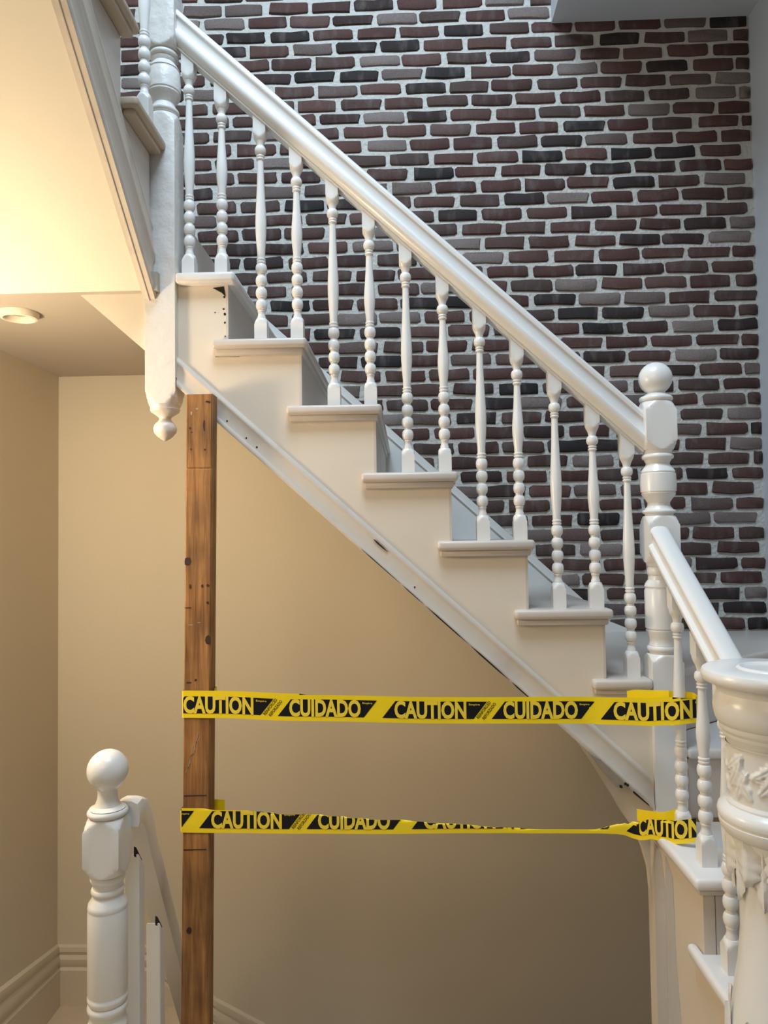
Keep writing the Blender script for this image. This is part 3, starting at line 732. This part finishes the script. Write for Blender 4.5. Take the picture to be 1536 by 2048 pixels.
# ================================================================== carved column in the right foreground
cx, cy = .712, 1.45
col = root('carved_column', (cx, cy, 0), 'ornate carved white newel column with round cap at the right edge', 'column')
def cpart(nm, prof, mat='white', n=64):
    return link(nm, finish(turned(prof, n), nm, 34), mat, col, local=True)
cpart('cap', [(1.236, .118, None), (1.240, .127, None), (1.247, .1315, None), (1.256, .1315, None), (1.262, .129, None), (1.265, .124, None), (1.265, .066, None), (1.2675, .064, None), (1.269, .060, None), (1.2675, .056, None), (1.265, .053, None), (1.265, .002, None)])
cpart('neck', [(1.120, .088, None), (1.130, .090, None), (1.134, .0935, None), (1.138, .0945, None), (1.142, .0945, None), (1.147, .099, None), (1.150, .1005, None), (1.155, .1005, None), (1.157, .0985, None), (1.160, .1035, None), (1.168, .1075, None), (1.180, .1105, None), (1.192, .1115, None), (1.204, .110, None), (1.212, .106, None), (1.220, .103, None), (1.230, .106, None), (1.237, .114, None)])
LV = []
for q in range(8):
    a0 = R(215 + q * 45)
    LV += [(a0, 1.024, .078, .015, R(-38), .0085, .25), (a0 + .14, 1.040, .074, .016, R(46), .0095, -.3), (a0 - .22, 1.108, .066, .012, R(-140), .008, .2),
           (a0 + .40, 1.020, .062, .012, R(14), .008, .2), (a0 + .30, 1.104, .05, .010, R(150), .007, -.2), (a0 - .10, 1.07, .04, .009, R(90), .007, .1)]
def relief(th, z):
    h = 0.0
    for (a_, z_, ln, wd, ti, lift, cu) in LV:
        dx = ((th - a_ + math.pi) % (2 * math.pi) - math.pi) * .086; dz = z - z_
        if abs(dx) > .09: continue
        u = dz * math.cos(ti) + dx * math.sin(ti); v = -dz * math.sin(ti) + dx * math.cos(ti)
        t = u / ln
        if not 0 < t < 1: continue
        v -= cu * ln * t * t
        w = wd * math.sin(math.pi * t ** .8) ** .8 * (1 - .16 * (1 - math.cos(8 * math.pi * t)))
        if w < 1e-4 or abs(v) > w: continue
        p = lift * (1 - (v / w) ** 2) ** .55 * (.45 + .55 * t) - .0028 * math.exp(-(v / .0016) ** 2)
        h = max(h, p)
    return h
bm = bmesh.new(); NT, NZ = 260, 44; g = []
for k in range(NZ + 1):
    z = 1.005 + .116 * k / NZ
    edge = min(1, (k / NZ) / .10, (1 - k / NZ) / .08); edge = max(0, edge)
    lip = .0065 if z < 1.0115 else (.0035 if z > 1.117 else 0)
    g.append([bm.verts.new(((.0865 + lip + relief(2 * math.pi * i / NT, z) * edge) * math.cos(2 * math.pi * i / NT), (.0865 + lip + relief(2 * math.pi * i / NT, z) * edge) * math.sin(2 * math.pi * i / NT), z)) for i in range(NT)])
for A, B in zip(g, g[1:]):
    for i in range(NT): bm.faces.new((A[i], A[(i + 1) % NT], B[(i + 1) % NT], B[i]))
drum = link('carved_drum', finish(bm, 'carved_drum', 70), 'white', col, local=True)
cpart('torus_ring', [(.945, .090, None), (.950, .099, None), (.957, .104, None), (.966, .1065, None), (.972, .107, None), (.974, .1045, None), (.977, .1045, None), (.979, .1075, None), (.986, .109, None), (.994, .107, None), (1.000, .102, None), (1.005, .095, None)])
shaft = cpart('fluted_shaft', [(0, .12, None), (.08, .12, None), (.10, .115, None), (.3, .112, None), (.46, .108, None), (.56, .099, None), (.632, .090, None), (.70, .079, None), (.76, .0735, None), (.82, .0735, None), (.86, .076, None), (.90, .081, None), (.93, .086, None), (.946, .089, None)])
def leaf(parent, nm, ang, z, rad, length, width, tilt, lift, curl=.0, lobes=3, mat='white'):
    """carved leaf relief following the column's round surface"""
    bm = bmesh.new(); nu, nv = 16, 8; g = []
    for i in range(nu + 1):
        t = i / nu; row = []
        w = width * math.sin(math.pi * min(1, .08 + .92 * t)) ** .7 * (1 - .14 * (1 - math.cos(2 * lobes * math.pi * t)))
        if t > .999: w = width * .04
        for j in range(nv + 1):
            s = j / nv * 2 - 1
            lu = t * length; lv = s * w + curl * length * t * t
            du = lu * math.cos(tilt) - lv * math.sin(tilt); dv = lu * math.sin(tilt) + lv * math.cos(tilt)
            edge = 1 - s * s
            r = rad + lift * edge * (1.0 if t < .9 else .8) + .0025 * math.cos(s * math.pi * 2) * edge - .001
            th = ang + dv / rad
            row.append(bm.verts.new((r * math.cos(th), r * math.sin(th), z + du)))
        g.append(row)
    for A, B in zip(g, g[1:]):
        for j in range(nv): bm.faces.new((A[j], A[j + 1], B[j + 1], B[j]))
    return link(nm, finish(bm, nm, 60), mat, parent, local=True)
for q in range(9):                                             # drooping acanthus collar below the ring
    a0 = R(205 + q * 40)
    leaf(shaft, 'acanthus_leaf', a0, .948, .086, .085, .034, R(180), .009, .0, 4)
    leaf(shaft, 'acanthus_leaf', a0 + R(20), .945, .081, .120, .024, R(180), .005, .0, 5)
for q in range(10):                                            # rising leaf folds at the swelling foot
    a0 = R(200 + q * 36)
    leaf(shaft, 'leaf_fold', a0, .47, .1005, .15, .016, R(4), .006, .0, 1)
